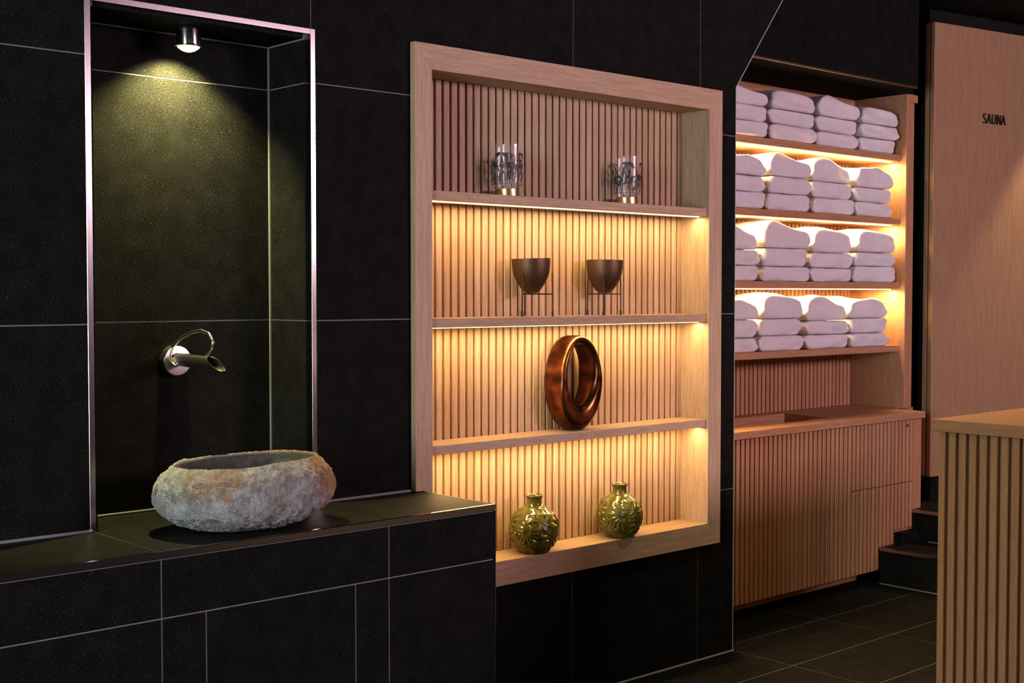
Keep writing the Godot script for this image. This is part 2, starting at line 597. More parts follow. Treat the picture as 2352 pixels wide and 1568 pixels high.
func bench():
	var b := thing("tiled_bench", "long black tiled ledge carrying the stone basin", "bench")
	var zf := -2.507
	part("core", boxes([[Vector3(-2.2, 0, WZ), Vector3(2.2, 0.689, zf - 0.001)]], 0.0), M.grout, b)
	var xs := [-2.2, -1.66, -1.075, -0.49, 0.10, 0.69, 1.283, 1.871, 2.207]
	for i in xs.size() - 1:
		var back := WZ
		part("tile", box(Vector3(xs[i] + JOINT, 0.68, back + 0.001), Vector3(xs[i + 1] - JOINT, 0.69, zf - 0.010), 0.0006), M.top_tile, b)
		part("tile", box(Vector3(xs[i] + JOINT, 0.5515, zf - 0.010), Vector3(xs[i + 1] - JOINT, 0.673, zf), 0.0006), M.tile, b)
	var lo := [-2.2, -1.6, -1.0, -0.4, 0.2, 0.69, 1.283, 1.386, 1.774, 1.871, 2.207]
	for i in lo.size() - 1:
		part("tile", box(Vector3(lo[i] + JOINT, 0.0, zf - 0.010), Vector3(lo[i + 1] - JOINT, 0.5485, zf), 0.0006), M.tile, b)
	part("tile", box(Vector3(2.197, 0.0, WZ + 0.022), Vector3(2.207, 0.673, zf - 0.012), 0.0006), M.tile, b)
	part("edge_trim", box(Vector3(-2.2, 0.675, zf - 0.010), Vector3(2.209, 0.6905, zf + 0.0015), 0.0012), M.steel, b)
	part("edge_trim", box(Vector3(2.2065, 0.0, zf - 0.010), Vector3(2.209, 0.674, zf + 0.001), 0.0008, 1), M.steel, b)
	part("edge_trim", box(Vector3(2.2, 0.675, WZ + 0.022), Vector3(2.209, 0.6905, zf - 0.010), 0.0012, 2), M.dark, b)

# ------------------------------------------------------------------ slats
func slat_set(parent: Node, count: int, pitch: float, first: Vector3, step: Vector3, size: Vector3, mats: Array):
	# first: base point of the first slat; a few meshes of each kind are shared
	var kinds := []
	for k in 6:
		kinds.append(box(Vector3.ZERO, size, 0.0015, 1))
	for i in count:
		part("slat", kinds[rng.randi() % 6], mats[rng.randi() % mats.size()], parent, first + step * (pitch * i))

func led_strip(parent: Node, lo: Vector3, hi: Vector3, energy: float):
	# a slim profile under a shelf with its light just below it
	part("led_strip", box(lo, hi, 0.0008), M.led, parent)
	var c := (lo + hi) / 2.0
	area_light("led_strip_light", Vector3(c.x, lo.y - 0.0015, c.z) , Vector3.DOWN, Vector2(hi.x - lo.x, hi.z - lo.z), LED_COLOR, energy, parent)

func display_unit():
	var u := thing("display_shelf_unit", "oak framed shelf niche with slatted back in the black wall", "shelf unit")
	var x0: float = UNIT[0]
	var x1: float = UNIT[1]
	var y0: float = UNIT[2]
	var y1: float = UNIT[3]
	var zf := -2.80
	var zb := WZ + 0.0005
	var ix0 := 2.238
	var ix1 := 3.405
	var iy0 := 0.461
	var iy1 := 1.829
	# mitred frame
	part("top_rail", plate(PackedVector2Array([Vector2(x0, y1), Vector2(x1, y1), Vector2(ix1 + 0.0004, iy1), Vector2(ix0 - 0.0004, iy1)]), zb, zf, 0), M.oaks[0], u)
	part("bottom_rail", plate(PackedVector2Array([Vector2(2.21, y0), Vector2(x1, y0), Vector2(ix1, iy0), Vector2(2.21, iy0)]), zb, zf, 0), M.oaks[0], u)
	part("stile", plate(PackedVector2Array([Vector2(x1, y1), Vector2(ix1, iy1), Vector2(ix1, iy0), Vector2(x1, y0)]), zb, zf, 1), M.oaks[3], u)
	part("stile", plate(PackedVector2Array([Vector2(x0, y1), Vector2(ix0, iy1), Vector2(ix0, iy0), Vector2(2.211, iy0), Vector2(2.211, 0.692), Vector2(x0, 0.692)]), zb, zf, 1), M.oaks[2], u)
	# lining
	part("side_panel", box(Vector3(ix1, iy0 - 0.02, -2.93), Vector3(ix1 + 0.015, iy1 + 0.02, zb), 0.0005, 1), M.oaks[0], u)
	part("side_panel", box(Vector3(ix0 - 0.012, iy0 - 0.02, -2.93), Vector3(ix0, iy1 + 0.02, zb), 0.0005, 1), M.oaks[0], u)
	part("top_panel", box(Vector3(ix0, iy1, -2.93), Vector3(ix1, iy1 + 0.015, zb), 0.0005, 0), M.oaks[0], u)
	part("bottom_panel", box(Vector3(ix0, iy0 - 0.02, -2.93), Vector3(ix1, iy0, zb), 0.0005, 0), M.oaks[0], u)
	part("back_panel", box(Vector3(ix0, iy0 - 0.02, -2.94), Vector3(ix1, iy1 + 0.02, -2.926), 0.0, 1), M.oaks[4], u)
	slat_set(u, 41, 0.02885, Vector3(2.2315, iy0, -2.926), Vector3.RIGHT, Vector3(0.0214, iy1 - iy0, 0.008), M.oaks)
	for i in 3:
		var y: float = [1.506, 1.158, 0.809][i]
		var s := part("shelf", box(Vector3(ix0, y - 0.026, -2.917), Vector3(ix1 - 0.0005, y, -2.810), 0.001, 0), M.oaks[i], u)
		led_strip(s, Vector3(ix0 + 0.003, y - 0.029, -2.846), Vector3(ix1 - 0.008, y - 0.026, -2.834), 0.52)

func towel_unit():
	var u := thing("towel_shelf_unit", "oak towel shelf unit with slatted back in the recess", "shelf unit")
	var x0 := 3.585
	var x1 := 5.222
	var zb := -3.462
	var zf := -3.18
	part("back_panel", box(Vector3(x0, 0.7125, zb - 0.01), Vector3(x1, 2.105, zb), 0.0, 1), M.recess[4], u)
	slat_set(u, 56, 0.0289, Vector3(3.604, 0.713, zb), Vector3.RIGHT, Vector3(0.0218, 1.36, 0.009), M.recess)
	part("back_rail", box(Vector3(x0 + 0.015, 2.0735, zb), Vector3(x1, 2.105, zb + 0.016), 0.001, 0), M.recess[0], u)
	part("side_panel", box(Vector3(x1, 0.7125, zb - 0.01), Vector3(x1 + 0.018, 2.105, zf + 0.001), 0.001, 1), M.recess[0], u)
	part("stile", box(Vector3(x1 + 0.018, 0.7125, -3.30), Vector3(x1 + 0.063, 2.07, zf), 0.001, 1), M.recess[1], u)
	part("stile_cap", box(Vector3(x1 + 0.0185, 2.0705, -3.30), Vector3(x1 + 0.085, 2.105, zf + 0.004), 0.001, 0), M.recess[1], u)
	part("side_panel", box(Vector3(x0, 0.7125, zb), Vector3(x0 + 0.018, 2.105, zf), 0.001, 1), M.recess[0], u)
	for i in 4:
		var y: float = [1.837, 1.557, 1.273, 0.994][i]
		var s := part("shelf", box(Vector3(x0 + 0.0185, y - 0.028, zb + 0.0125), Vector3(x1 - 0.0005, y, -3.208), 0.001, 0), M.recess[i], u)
		if i < 3:
			led_strip(s, Vector3(x0 + 0.03, y - 0.032, -3.255), Vector3(x1 - 0.02, y - 0.028, -3.237), 2.8)

func lower_cabinet():
	var c := thing("slatted_cabinet", "low oak cabinet with slatted doors and drawers beside the steps", "cabinet")
	var zf := -3.062
	var x0 := 3.585
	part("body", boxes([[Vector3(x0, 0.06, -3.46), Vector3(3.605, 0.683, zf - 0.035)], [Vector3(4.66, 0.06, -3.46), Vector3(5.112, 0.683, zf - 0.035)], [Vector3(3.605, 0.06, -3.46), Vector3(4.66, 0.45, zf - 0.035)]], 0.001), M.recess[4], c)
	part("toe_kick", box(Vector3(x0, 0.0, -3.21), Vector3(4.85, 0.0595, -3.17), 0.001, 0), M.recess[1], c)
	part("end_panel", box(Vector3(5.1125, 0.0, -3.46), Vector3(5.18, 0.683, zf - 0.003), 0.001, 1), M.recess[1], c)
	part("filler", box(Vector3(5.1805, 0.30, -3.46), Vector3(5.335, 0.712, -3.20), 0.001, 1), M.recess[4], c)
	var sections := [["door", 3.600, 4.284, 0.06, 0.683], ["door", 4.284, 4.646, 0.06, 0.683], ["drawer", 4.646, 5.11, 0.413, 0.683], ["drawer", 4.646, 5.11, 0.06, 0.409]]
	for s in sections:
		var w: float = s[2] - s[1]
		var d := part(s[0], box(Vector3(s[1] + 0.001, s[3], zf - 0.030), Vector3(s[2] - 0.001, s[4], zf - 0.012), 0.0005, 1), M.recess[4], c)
		var n := int(round(w / 0.029))
		var size := Vector3(0.0212, s[4] - s[3], 0.012)
		if s[0] == "drawer" and s[3] < 0.1:
			# cut where the steps rise in front of it
			for i in n:
				var x: float = s[1] + 0.004 + w / n * i
				var y: float = s[3] if x < 4.83 else (0.157 if x < 4.967 else 0.215)
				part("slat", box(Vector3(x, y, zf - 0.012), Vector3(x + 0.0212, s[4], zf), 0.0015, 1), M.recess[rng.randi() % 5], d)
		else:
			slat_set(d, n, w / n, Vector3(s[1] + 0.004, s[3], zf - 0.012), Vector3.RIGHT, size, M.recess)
		if s[0] == "drawer" and s[3] > 0.1:
			var lock := part("lock", lathe([Vector2(0.0, 0.0), Vector2(0.006, 0.0), Vector2(0.0065, 0.002), Vector2(0.004, 0.003), Vector2(0.0, 0.0025)], 20), M.steel, d, Vector3(5.06, 0.657, zf - 0.0005))
			lock.rotation.x = PI / 2
	# worktop with a rectangular drop opening lined in oak
	var t := thing("oak_worktop", "oak worktop with a rectangular drop opening on slatted cabinet", "worktop")
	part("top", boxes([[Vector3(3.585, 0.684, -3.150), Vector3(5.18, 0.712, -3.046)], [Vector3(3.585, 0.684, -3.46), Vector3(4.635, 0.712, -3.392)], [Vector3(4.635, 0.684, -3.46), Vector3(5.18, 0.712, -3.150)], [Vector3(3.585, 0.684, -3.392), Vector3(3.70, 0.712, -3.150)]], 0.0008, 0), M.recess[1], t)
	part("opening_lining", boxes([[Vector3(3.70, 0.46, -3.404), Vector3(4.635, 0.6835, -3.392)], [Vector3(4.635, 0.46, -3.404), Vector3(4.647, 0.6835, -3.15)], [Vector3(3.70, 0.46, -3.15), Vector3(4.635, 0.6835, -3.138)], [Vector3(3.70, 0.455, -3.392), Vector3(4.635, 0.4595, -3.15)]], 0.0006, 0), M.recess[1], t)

func steps():
	var s := thing("tiled_steps", "black tiled steps with metal nosings leading up to the sauna", "steps")
	var z0 := -3.061
	var z1 := -2.0
	part("riser", box(Vector3(4.856, 0.0, z0), Vector3(5.104, 0.143, z1), 0.0008), M.tile, s)
	part("tread", box(Vector3(4.862, 0.143, z0), Vector3(5.104, 0.155, z1), 0.0008), M.tile, s)
	part("nosing", box(Vector3(4.851, 0.141, z0), Vector3(4.862, 0.1555, z1), 0.001, 2), M.steel, s)
	part("ledge", box(Vector3(4.975, 0.156, z0), Vector3(5.104, 0.198, -3.028), 0.0008), M.tile, s)
	part("ledge_nosing", box(Vector3(4.970, 0.198, z0), Vector3(5.104, 0.206, -3.026), 0.001, 2), M.tile, s)
	part("riser", box(Vector3(5.105, 0.0, z0), Vector3(6.9, 0.278, z1), 0.0008), M.tile, s)
	part("tread", box(Vector3(5.113, 0.278, z0), Vector3(6.9, 0.290, z1), 0.0008), M.tile, s)
	part("nosing", box(Vector3(5.101, 0.276, z0), Vector3(5.113, 0.2905, z1), 0.001, 2), M.steel, s)
	part("landing", box(Vector3(5.19, 0.0, -3.47), Vector3(6.9, 0.290, z0 - 0.001), 0.0008), M.tile, s)
	part("joint", boxes([[Vector3(4.852, 0.0005, z0), Vector3(4.857, 0.005, z1)], [Vector3(5.101, 0.156, -2.982), Vector3(5.106, 0.160, z1)]], 0.001, 2), M.grout, s)

const DOOR_AT := Vector3(5.352, 0.40, -3.122)
const DOOR_TURN := -0.171

func sauna():
	# the door is hung on a wall turned a little towards the viewer
	var d := structure("door_1", "tall oak sauna door leaf with a grooved edge")
	d.position = DOOR_AT
	d.rotation.y = DOOR_TURN
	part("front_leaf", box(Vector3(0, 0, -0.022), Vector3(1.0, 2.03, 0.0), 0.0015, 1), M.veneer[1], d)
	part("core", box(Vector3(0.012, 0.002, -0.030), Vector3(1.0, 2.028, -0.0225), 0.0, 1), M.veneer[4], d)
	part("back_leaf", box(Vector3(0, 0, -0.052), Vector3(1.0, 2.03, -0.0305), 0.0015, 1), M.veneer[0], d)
	part("plinth", box(Vector3(0.02, -0.108, -0.05), Vector3(1.2, -0.004, -0.015), 0.001), M.tile, d)
	var w := structure("wall_sauna", "black wall that carries the sauna door")
	w.position = DOOR_AT
	w.rotation.y = DOOR_TURN
	part("slab", box(Vector3(0.03, -0.108, -0.16), Vector3(2.2, 2.098, -0.056), 0.0), M.plaster, w)
	var s := thing("sauna_sign", "raised black SAUNA lettering on the oak door", "sign", DOOR_AT, DOOR_TURN)
	var font := SystemFont.new()
	font.font_names = PackedStringArray(["Droid Sans"])
	var x := 0.325
	var adv := [0.0335, 0.036, 0.0395, 0.0400, 0.036]
	for i in 5:
		var tm := TextMesh.new()
		tm.font = font
		tm.text = "SAUNA"[i]
		tm.font_size = 64
		tm.pixel_size = 0.00098
		tm.depth = 0.006
		tm.curve_step = 1.0
		tm.horizontal_alignment = HORIZONTAL_ALIGNMENT_LEFT
		tm.vertical_alignment = VERTICAL_ALIGNMENT_BOTTOM
		var o := part("letter", tm, M.letter, s, Vector3(x, 1.588, 0.0032))
		o.scale = Vector3(0.80, 1.0, 1.0)
		x += adv[i] * 0.88

func counter():
	var c := thing("reception_counter", "oak counter with slatted side and thick top beside the walkway", "counter")
	var xf := 3.122
	var z0 := -1.797
	var z1 := 0.9
	part("top", box(Vector3(3.10, 0.869, -1.806), Vector3(4.7, 0.90, z1 + 0.02), 0.0015, 2), M.counter_oaks[2], c)
	part("body", box(Vector3(xf + 0.0165, 0.0, z0 + 0.002), Vector3(4.68, 0.8685, z1), 0.001, 1), M.counter_oaks[1], c)
	slat_set(c, 93, 0.0288, Vector3(xf, 0.0, z0), Vector3.BACK, Vector3(0.016, 0.8685, 0.0186), M.counter_oaks)

# ------------------------------------------------------------------ things
func niche_lamp():
	var l := thing("niche_spotlight", "small chrome cylinder spotlight with glowing lens in water niche", "lamp", Vector3(1.571, 1.867, -2.904))
	part("mount", lathe([Vector2(0.0, 0.0), Vector2(0.026, 0.0), Vector2(0.026, -0.004), Vector2(0.0, -0.004)].map(func(p): return p), 40), M.dark, l)
	part("housing", lathe([Vector2(0.0, -0.044), Vector2(0.0275, -0.044), Vector2(0.0295, -0.042), Vector2(0.0295, -0.006), Vector2(0.028, -0.004), Vector2(0.0, -0.004)], 48), M.chrome, l)
	part("lens_ring", lathe([Vector2(0.022, -0.0475), Vector2(0.0322, -0.0465), Vector2(0.0330, -0.0445), Vector2(0.0300, -0.0435), Vector2(0.022, -0.0435)], 48), M.chrome, l)
	part("lens_bulb", lathe([Vector2(0.0, -0.0590), Vector2(0.008, -0.0583), Vector2(0.016, -0.0555), Vector2(0.0225, -0.0510), Vector2(0.027, -0.0470), Vector2(0.0, -0.0465)], 40), M.lens, l)
	spot("niche_spotlight_light", Vector3(1.571, 1.820, -2.904), Vector3(1.571, 1.60, -3.0), 58.0, 0.65, Color(1.0, 0.935, 0.60), 2.0, 0.012, l)

func faucet():
	var f := thing("wall_spout", "brushed steel wall spout with a loop handle in water niche", "faucet", Vector3(1.571, 1.060, -3.0))
	var fl := part("flange", lathe([Vector2(0.0, 0.0), Vector2(0.036, 0.0), Vector2(0.0375, 0.002), Vector2(0.0375, 0.010), Vector2(0.036, 0.0115), Vector2(0.036, 0.013), Vector2(0.0375, 0.0145), Vector2(0.0375, 0.026), Vector2(0.0355, 0.028), Vector2(0.0, 0.028)], 64), M.brushed, f)
	fl.rotation.x = PI / 2
	# half open pipe: the mouth is cut on a slant
	var rows := []
	var seg := 48
	var r := 0.0165
	for k in [[0.024, r], [-1.0, r], [-1.0, r - 0.0015], [0.06, r - 0.0015], [0.06, 0.0]]:
		var row := []
		for s in seg:
			var a := TAU * s / seg
			var z: float = k[0]
			if z < 0.0: z = 0.182 + 0.066 * (0.5 - 0.5 * sin(a))
			row.append(Vector3(k[1] * cos(a), k[1] * sin(a) + 0.004 - z * 0.02, z))
		rows.append(row)
	part("spout", sheet(rows, true, false, false), M.brushed, f)
	var p := []
	for q in [[-0.010, -0.012, 0.045], [-0.0195, -0.004, 0.036], [-0.0195, 0.012, 0.027], [-0.014, 0.034, 0.026], [-0.006, 0.056, 0.052], [0.0, 0.071, 0.098], [0.0, 0.077, 0.145], [0.0, 0.070, 0.183], [0.0, 0.051, 0.202], [0.0, 0.036, 0.196], [0.0, 0.017, 0.172]]:
		p.append(Vector3(q[0], q[1], q[2]))
	part("loop_handle", tube(smooth_path(p, 60), 0.0044, 14), M.brushed, f)

func basin():
	var b := thing("stone_basin", "rough grey river stone hollowed into a wash basin", "basin", Vector3(1.568, 0.69, -2.650))
	var seg := 340
	var prof := []
	# outside from the base up to the rim
	for i in 90:
		var t := float(i) / 89.0
		var a: float = lerpf(-PI / 2, 0.70, t)
		var e := 0.95 if t < 0.69 else 0.85
		var ca := pow(maxf(cos(a), 0.0), e)
		var sa := signf(sin(a)) * pow(absf(sin(a)), 0.92)
		prof.append([ca, 0.078 + (0.082 if sa < 0.0 else 0.112) * sa, 1.0])
	var rim_r: float = prof[-1][0]
	var rim_y: float = prof[-1][1]
	prof.append([rim_r - 0.012, rim_y + 0.003, 0.5])
	prof.append([rim_r - 0.024, rim_y + 0.002, 0.35])
	prof.append([rim_r - 0.034, rim_y - 0.004, 0.1])
	for i in range(1, 20):
		var t := float(i) / 19.0
		prof.append([(rim_r - 0.034) * pow(cos(t * PI / 2), 0.55), rim_y - 0.005 - 0.092 * sin(t * PI / 2), 0.0])
	noise.seed = 4
	noise.noise_type = FastNoiseLite.TYPE_SIMPLEX
	noise.fractal_octaves = 4
	noise.frequency = 1.0
	var rows := []
	var cols := []
	for i in prof.size():
		var row := []
		var crow := []
		for s in seg:
			var a := TAU * s / seg
			var rx := 0.209
			var rz := 0.153
			var w := pow(pow(absf(cos(a)), 2.3) + pow(absf(sin(a)), 2.3), -1.0 / 2.3)
			w *= 1.0 + 0.025 * sin(a * 2.0 + 0.6) + 0.02 * cos(a * 3.0)
			var p := Vector3(cos(a) * rx * w * prof[i][0], prof[i][1], sin(a) * rz * w * prof[i][0])
			var rough: float = prof[i][2]
			# the right end sits a little higher, the left is lower and blunter
			p.y *= 1.0 + 0.045 * clampf(p.x / 0.20, -1.0, 1.0)
			var n := Vector3(p.x / 0.06, (p.y - 0.078) / 0.008, p.z / 0.025).normalized()
			if rough > 0.0:
				var lump := noise.get_noise_3dv(p * 9.0) * 0.006 + noise.get_noise_3dv(p * 42.0) * 0.0032 + noise.get_noise_3dv(p * 130.0) * 0.0026
				p += n * lump * rough * clampf(prof[i][1] / 0.012, 0.0, 1.0)
			p.y = maxf(p.y, 0.0)
			row.append(p)
			# grey stone with rusty staining on the right end and below the front rim
			var grey := Color(0.58, 0.565, 0.495)
			var q1 := noise.get_noise_3dv(p * 6.0 + Vector3(3, 1, 2))
			var q2 := noise.get_noise_3dv(p * 22.0)
			grey = grey.lerp(Color(0.62, 0.635, 0.62), clampf(0.5 + q1 * 2.0, 0, 1))
			grey = grey.lerp(Color(0.36, 0.34, 0.29), clampf(q2 * 1.6 + 0.1, 0, 0.7))
			var rust := clampf((p.x - 0.112 + q1 * 0.05 + q2 * 0.03 + (p.y - 0.09) * 0.7) / 0.035, 0, 1)
			var spot_ := Vector3((p.x + 0.125) / 0.062, (p.y - 0.120) / 0.032, (p.z - 0.095) / 0.06)
			rust = maxf(rust, 0.85 * clampf((1.15 - spot_.length() + q2 * 0.7) / 0.3, 0, 1))
			if p.y > 0.118: rust = maxf(rust, 0.30 * clampf(q1 * 3.0 + 0.4, 0, 1))
			grey = grey.lerp(Color(0.48, 0.29, 0.135), rust * 0.85)
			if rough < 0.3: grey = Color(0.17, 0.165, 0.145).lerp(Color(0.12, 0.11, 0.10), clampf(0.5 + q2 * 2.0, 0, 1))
			crow.append(grey)
		rows.append(row)
		cols.append(crow)
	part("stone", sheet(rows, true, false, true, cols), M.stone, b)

func lantern(at: Vector3, turn: float, label: String):
	var l := thing("glass_candle_holder", label, "candle holder", at, turn, "candle holders on the top shelf")
	part("base", lathe([Vector2(0.0, 0.0), Vector2(0.0335, 0.0), Vector2(0.0345, 0.001), Vector2(0.0345, 0.021), Vector2(0.0335, 0.022), Vector2(0.0, 0.022)], 48), M.brass, l)
	part("glass", lathe([Vector2(0.0, 0.0225), Vector2(0.040, 0.0225), Vector2(0.0435, 0.0245), Vector2(0.0445, 0.028), Vector2(0.0465, 0.148), Vector2(0.0445, 0.148), Vector2(0.0425, 0.029), Vector2(0.0, 0.027)], 64), M.glass, l)
	# palms printed on the glass
	var st := start()
	var put := func(a: float, y: float) -> Vector3:
		var r := lerpf(0.0445, 0.0465, (y - 0.028) / 0.12) + 0.0003
		return Vector3(r * cos(a), y, r * sin(a))
	var leaf := func(a0: float, y0: float, a1: float, y1: float, sag: float, w: float):
		var prev := []
		for i in 7:
			var t := i / 6.0
			var a := lerpf(a0, a1, t)
			var y := lerpf(y0, y1, t) - sag * t * t
			var k := w * sin(PI * clampf(t * 0.9 + 0.08, 0, 1))
			var dir := Vector2((a1 - a0) * 0.045, (y1 - y0) - 2.0 * sag * t).normalized()
			var o := Vector2(-dir.y, dir.x) * k
			var cur := [put.call(a + o.x / 0.045, y + o.y), put.call(a - o.x / 0.045, y - o.y)]
			if prev:
				var n := Vector3(cos(a), 0, sin(a))
				poly(st, [prev[0], prev[1], cur[1], cur[0]], n)
			prev = cur
	for k in 9:
		var a := TAU * k / 9.0 + rng.randf() * 0.25
		var h: float = 0.105 + 0.028 * rng.randf() if k % 2 == 0 else 0.075 + 0.03 * rng.randf()
		leaf.call(a, 0.034, a + 0.1, h, 0.0, 0.0016)
		for j in 9:
			var s := -1.0 if j % 2 == 0 else 1.0
			leaf.call(a + 0.1, h, a + 0.1 + s * (0.18 + 0.38 * rng.randf()), h + 0.006 - 0.01 * rng.randf(), 0.004 + 0.02 * rng.randf(), 0.0023)
	for k in 110:
		var a := rng.randf() * TAU
		var y := 0.031 + 0.062 * rng.randf()
		leaf.call(a, y, a + (rng.randf() - 0.5) * 0.6, y + 0.012 + 0.03 * rng.randf(), 0.004, 0.0019)
	for k in 40:
		var a0 := TAU * k / 40.0
		leaf.call(a0, 0.034, a0 + TAU / 40.0, 0.034, 0.0, 0.001)
	part("palm_print", st.commit(), M.print, l)

func planter(at: Vector3, spin: float, tilt: float, label: String):
	var p := thing("planter_pot", label, "planter", at, 0.0, "bronze pots on the second shelf")
	var bowl := [Vector2(0.0, 0.068), Vector2(0.014, 0.0681), Vector2(0.0185, 0.0695), Vector2(0.0245, 0.0750), Vector2(0.0305, 0.0820), Vector2(0.0370, 0.0910), Vector2(0.0430, 0.1010), Vector2(0.0490, 0.1130), Vector2(0.0535, 0.1270), Vector2(0.0562, 0.1430), Vector2(0.0580, 0.170), Vector2(0.0568, 0.1705), Vector2(0.0548, 0.143), Vector2(0.047, 0.113), Vector2(0.034, 0.091), Vector2(0.022, 0.076), Vector2(0.0, 0.0715)]
	var o := part("pot", lathe(bowl, 72), M.bronze, p)
	o.rotation.z = tilt
	for k in 3:
		var a := spin + TAU * k / 3.0
		var d := Vector3(sin(a) * 0.742 + cos(a) * -0.670, 0, sin(a) * 0.670 + cos(a) * 0.742)
		var leg := part("leg", tube([d * 0.060, d * 0.060 + Vector3(0, 0.06, 0), d * 0.0585 + Vector3(0, 0.127, 0)], 0.0021, 10), M.wire, p)
		part("foot", tube([d * 0.060, d * 0.0598 + Vector3(0, 0.015, 0)], 0.0034, 10), M.wire, leg)
		part("crossbar", tube([Vector3(0, 0.0655, 0), d * 0.060 + Vector3(0, 0.0655, 0)], 0.002, 10), M.wire, p)

func egg_ring(at: Vector3, turn: float):
	var e := thing("oval_ring_sculpture", "polished copper oval ring sculpture standing on third shelf", "sculpture", at, turn)
	var rows := []
	var n := 120
	var m := 44
	for i in n:
		var a := TAU * i / n
		var ox := 0.0955 * cos(a) * (1.0 - 0.05 * sin(a))
		var oy := 0.143 + 0.146 * sin(a)
		var hx := 0.062 * cos(a) * (1.0 + 0.06 * sin(a))
		var hy := 0.171 + 0.096 * sin(a)
		var row := []
		for j in m:
			var b := TAU * j / m
			var c := signf(cos(b)) * pow(absf(cos(b)), 0.75)
			var s := signf(sin(b)) * pow(absf(sin(b)), 0.62)
			var k := 0.5 + 0.5 * c
			var depth := 0.043 * (1.0 - 0.10 * absf(sin(a)))
			var p := Vector3(lerpf(hx, ox, k), lerpf(hy, oy, k), depth * s)
			p.y = maxf(p.y, 0.0)
			row.append(p)
		rows.append(row)
	part("ring", sheet(rows, true, true, false), M.copper, e)

func vase(at: Vector3, turn: float, scale_: float, seed_: int, label: String):
	var v := thing("relief_vase", label, "vase", at, turn, "green vases on the bottom shelf")
	var r := RandomNumberGenerator.new()
	r.seed = seed_
	var pr := [Vector2(0.0, 0.0), Vector2(0.044, 0.0), Vector2(0.0475, 0.003), Vector2(0.058, 0.018), Vector2(0.0675, 0.038), Vector2(0.0725, 0.060), Vector2(0.0725, 0.078), Vector2(0.067, 0.100), Vector2(0.056, 0.118), Vector2(0.041, 0.131), Vector2(0.028, 0.138), Vector2(0.0232, 0.144), Vector2(0.0222, 0.153), Vector2(0.0232, 0.160), Vector2(0.0268, 0.166), Vector2(0.0276, 0.1685), Vector2(0.026, 0.170), Vector2(0.022, 0.166), Vector2(0.0185, 0.155), Vector2(0.019, 0.145), Vector2(0.0, 0.135)]
	var path := []
	var c := Curve2D.new()
	for p in pr: c.add_point(p)
	var total := c.get_baked_length()
	var body := 150
	for i in body + 1:
		path.append(c.sample_baked(total * i / body))
	var fans := []
	for k in 11:
		fans.append([TAU * k / 11.0 + r.randf_range(-0.2, 0.2), 0.036 + 0.062 * float((k * 5) % 3) / 2.0 + r.randf_range(-0.01, 0.01), r.randf_range(0.040, 0.056), r.randf() * TAU, r.randi_range(9, 13)])
	noise.seed = seed_
	noise.fractal_octaves = 3
	var rows := []
	var cols := []
	var seg := 260
	for q in path:
		var row := []
		var crow := []
		for s in seg:
			var a := TAU * s / seg
			var h := 0.0
			if q.y > 0.004 and q.y < 0.132 and q.x > 0.035:
				var gate := smoothstep(0.004, 0.014, q.y) * (1.0 - smoothstep(0.118, 0.132, q.y))
				for f in fans:
					var dx: float = wrapf(a - f[0], -PI, PI) * 0.068
					var dy: float = q.y - f[1]
					var d: float = sqrt(dx * dx + dy * dy) / f[2]
					if d < 1.0:
						var ridge: float = 0.5 + 0.5 * cos(f[4] * (atan2(dy, dx) + f[3] + 0.5 * d))
						var edge := 1.0 - smoothstep(0.70 + 0.3 * ridge - 0.25, 0.80 + 0.3 * ridge - 0.12, d)
						h = maxf(h, (0.35 + 0.65 * ridge * smoothstep(0.03, 0.25, d)) * edge)
				h = h * gate
			var rr: float = q.x + (h - 0.4) * 0.0042 * (1.0 if q.x > 0.035 and q.y < 0.132 and q.y > 0.002 else 0.0)
			row.append(Vector3(rr * cos(a), q.y, rr * sin(a)) * scale_)
			# one olive glaze, mottled all over
			var spots := noise.get_noise_3d(rr * cos(a) * 30.0, q.y * 30.0, rr * sin(a) * 30.0)
			var g := Color(0.120, 0.110, 0.012).lerp(Color(0.065, 0.066, 0.010), clampf(0.5 + spots * 1.5, 0, 1))
			crow.append(g)
		rows.append(row)
		cols.append(crow)
	part("body", sheet(rows, true, false, true, cols), M.glaze, v)

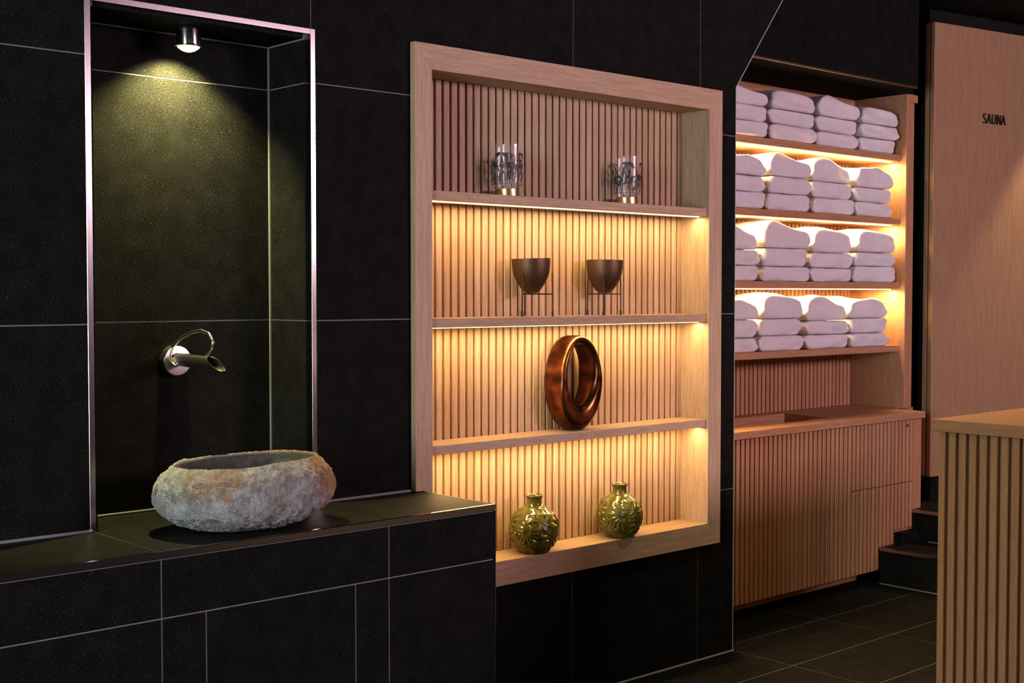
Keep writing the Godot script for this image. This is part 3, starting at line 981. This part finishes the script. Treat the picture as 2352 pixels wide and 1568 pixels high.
# a folded towel: soft flat front, rounded folds at both ends
func towel_mesh(w: float, h: float, d: float, seed_: int, wave: float) -> ArrayMesh:
	var n := FastNoiseLite.new()
	n.seed = seed_
	n.frequency = 1.0
	n.fractal_octaves = 1
	var hx := w / 2.0
	var hy := h / 2.0
	var rows := []
	var seg := 56
	var rings := []
	for k in [1.0, 0.7, 0.45]: rings.append([k * hy, 0.0])
	for k in 7:
		var a := PI / 2 * k / 6.0
		rings.append([0.013 * (1.0 - sin(a)), -0.013 * (1.0 - cos(a))])
	for k in [0.25, 0.5, 0.75, 0.96]: rings.append([0.0, -d * k])
	for k in [0.012, 0.5 * hy, hy]: rings.append([k, -d])
	for r in rings:
		var row := []
		var lx := hx - hy          # straight part of the stadium
		var rad: float = hy - r[0]
		for s in seg:
			var t := float(s) / seg
			var p := Vector2.ZERO
			if t < 0.25: p = Vector2(lerpf(lx, -lx, t * 4.0), rad)
			elif t < 0.5: p = Vector2(-lx, 0) + Vector2(cos(PI / 2 + PI * (t - 0.25) * 4.0), sin(PI / 2 + PI * (t - 0.25) * 4.0)) * rad
			elif t < 0.75: p = Vector2(lerpf(-lx, lx, (t - 0.5) * 4.0), -rad)
			else: p = Vector2(lx, 0) + Vector2(cos(-PI / 2 + PI * (t - 0.75) * 4.0), sin(-PI / 2 + PI * (t - 0.75) * 4.0)) * rad
			var v := Vector3(p.x, p.y + hy, r[1])
			var up := clampf(v.y / h, 0.0, 1.0)
			v.y += up * (n.get_noise_2d(v.x * 4.5, v.z * 4.0) * wave)
			if wave > 0.01: v.y -= up * h * 0.30 * pow(absf(v.x + 0.03) / hx, 3.0)   # the top towel droops to its folds
			v.z += n.get_noise_2d(v.x * 6.0 + 20.0, v.y * 18.0) * 0.010
			v.x += n.get_noise_2d(v.y * 16.0 + 50.0, v.z * 5.0) * 0.006
			# the turned-in layers show as a line at the folded ends
			if absf(v.x) > lx: v.x -= signf(v.x) * 0.004 * exp(-pow((v.y - hy) / 0.005, 2.0)) * (absf(v.x) - lx) / hy
			row.append(v)
		rows.append(row)
	return sheet(rows, true, false, false)

func towels():
	var tops := [1.837, 1.557, 1.273, 0.994]
	var shelf_words := ["top shelf", "second shelf down", "third shelf down", "lowest shelf"]
	var stack_words := ["fourth stack from side panel", "third stack from side panel", "second stack from side panel", "stack beside side panel"]
	var level_words := ["bottom", "middle", "top"]
	var edges := [[3.955, 4.262, 4.585, 4.898, 5.200], [3.955, 4.255, 4.553, 4.862, 5.166], [3.93, 4.222, 4.550, 4.866, 5.198], [3.92, 4.212, 4.512, 4.836, 5.142]]
	var heights := [[[0.058, 0.060, 0.066], [0.060, 0.058, 0.072], [0.058, 0.060, 0.078], [0.058, 0.056, 0.068]],
		[[0.064, 0.062, 0.078], [0.066, 0.066, 0.082], [0.062, 0.066, 0.088], [0.060, 0.060, 0.092]],
		[[0.060, 0.060, 0.088], [0.058, 0.072, 0.094], [0.056, 0.062, 0.092], [0.068, 0.058, 0.086]],
		[[0.056, 0.068, 0.082], [0.060, 0.066, 0.088], [0.058, 0.056, 0.092], [0.058, 0.062, 0.088]]]
	var kinds := []
	for k in 12: kinds.append(towel_mesh(0.300, 0.066, 0.215, 100 + k, 0.0025 if k < 6 else 0.016))
	for i in 4:
		for j in 4:
			var y: float = tops[i] + 0.0005
			for k in 3:
				var a: float = edges[i][j]
				var b: float = edges[i][j + 1]
				var h: float = heights[i][j][k]
				var w := b - a - 0.011
				var o := thing("folded_towel", "white folded towel, %s of %s, %s" % [level_words[k], stack_words[j], shelf_words[i]], "towel",
					Vector3((a + b) / 2.0 + rng.randf_range(-0.002, 0.002), y, -3.205 + rng.randf_range(-0.008, 0.008)), rng.randf_range(-0.015, 0.015), "white towels on the shelves")
				var t := part("terry_cloth", kinds[rng.randi() % 6 + (6 if k == 2 else 0)], M.towel, o)
				t.scale = Vector3(w / 0.300, h / 0.066, 1.0)
				y += h + 0.002

func downlight(at: Vector3, aim: Vector3, angle: float, blend: float, energy: float, label: String):
	var l := thing("ceiling_downlight", label, "lamp", at)
	part("bezel", lathe([Vector2(0.034, -0.001), Vector2(0.047, -0.001), Vector2(0.047, -0.005), Vector2(0.044, -0.007), Vector2(0.034, -0.006)], 40), M.steel, l)
	part("lens_bulb", lathe([Vector2(0.0, -0.005), Vector2(0.033, -0.004), Vector2(0.033, -0.001), Vector2(0.0, -0.001)], 32), glow(WARM, 2.5), l)
	spot("ceiling_downlight_light", at + Vector3(0, -0.012, 0), aim, angle, blend, WARM, energy, 0.03, l)

func _ready():
	rng.seed = 20
	look()
	make_materials()
	floor_and_shell()
	wall_back()
	bench()
	display_unit()
	towel_unit()
	lower_cabinet()
	steps()
	sauna()
	counter()
	downlight(Vector3(0.35, 2.5, -1.30), Vector3(3.15, 0.55, -1.70), 15.0, 0.6, 2.2, "recessed warm downlight aimed at the slatted counter")
	downlight(Vector3(6.35, 2.5, -2.70), Vector3(6.30, 0.3, -2.85), 38.0, 0.35, 3.2, "recessed warm downlight in front of the sauna door")
	downlight(Vector3(3.75, 2.5, -1.95), Vector3(3.78, 0.0, -2.05), 40.0, 0.7, 2.0, "recessed warm downlight over the walkway between wall and counter")
	niche_lamp()
	faucet()
	basin()
	lantern(Vector3(2.566, 1.5065, -2.862), 0.3, "clear glass candle holder with printed palms standing farther from the oak stile")
	lantern(Vector3(3.074, 1.5065, -2.862), 2.0, "clear glass candle holder with printed palms beside the shelf's side panel")
	planter(Vector3(2.656, 1.1585, -2.851), PI / 2, 0.035, "dark bronze bowl planter on thin legs, slightly tilted in its stand")
	planter(Vector3(2.962, 1.1585, -2.853), -0.09, -0.02, "dark bronze bowl planter on thin legs, nearer the shelf's side panel")
	egg_ring(Vector3(2.838, 0.8095, -2.862), 0.05)
	vase(Vector3(2.652, 0.4615, -2.838), 0.4, 1.0, 31, "round green glazed relief vase standing beside the bench end")
	vase(Vector3(3.022, 0.4615, -2.840), 2.2, 0.985, 47, "round green glazed relief vase nearer the niche's side panel")
	towels()
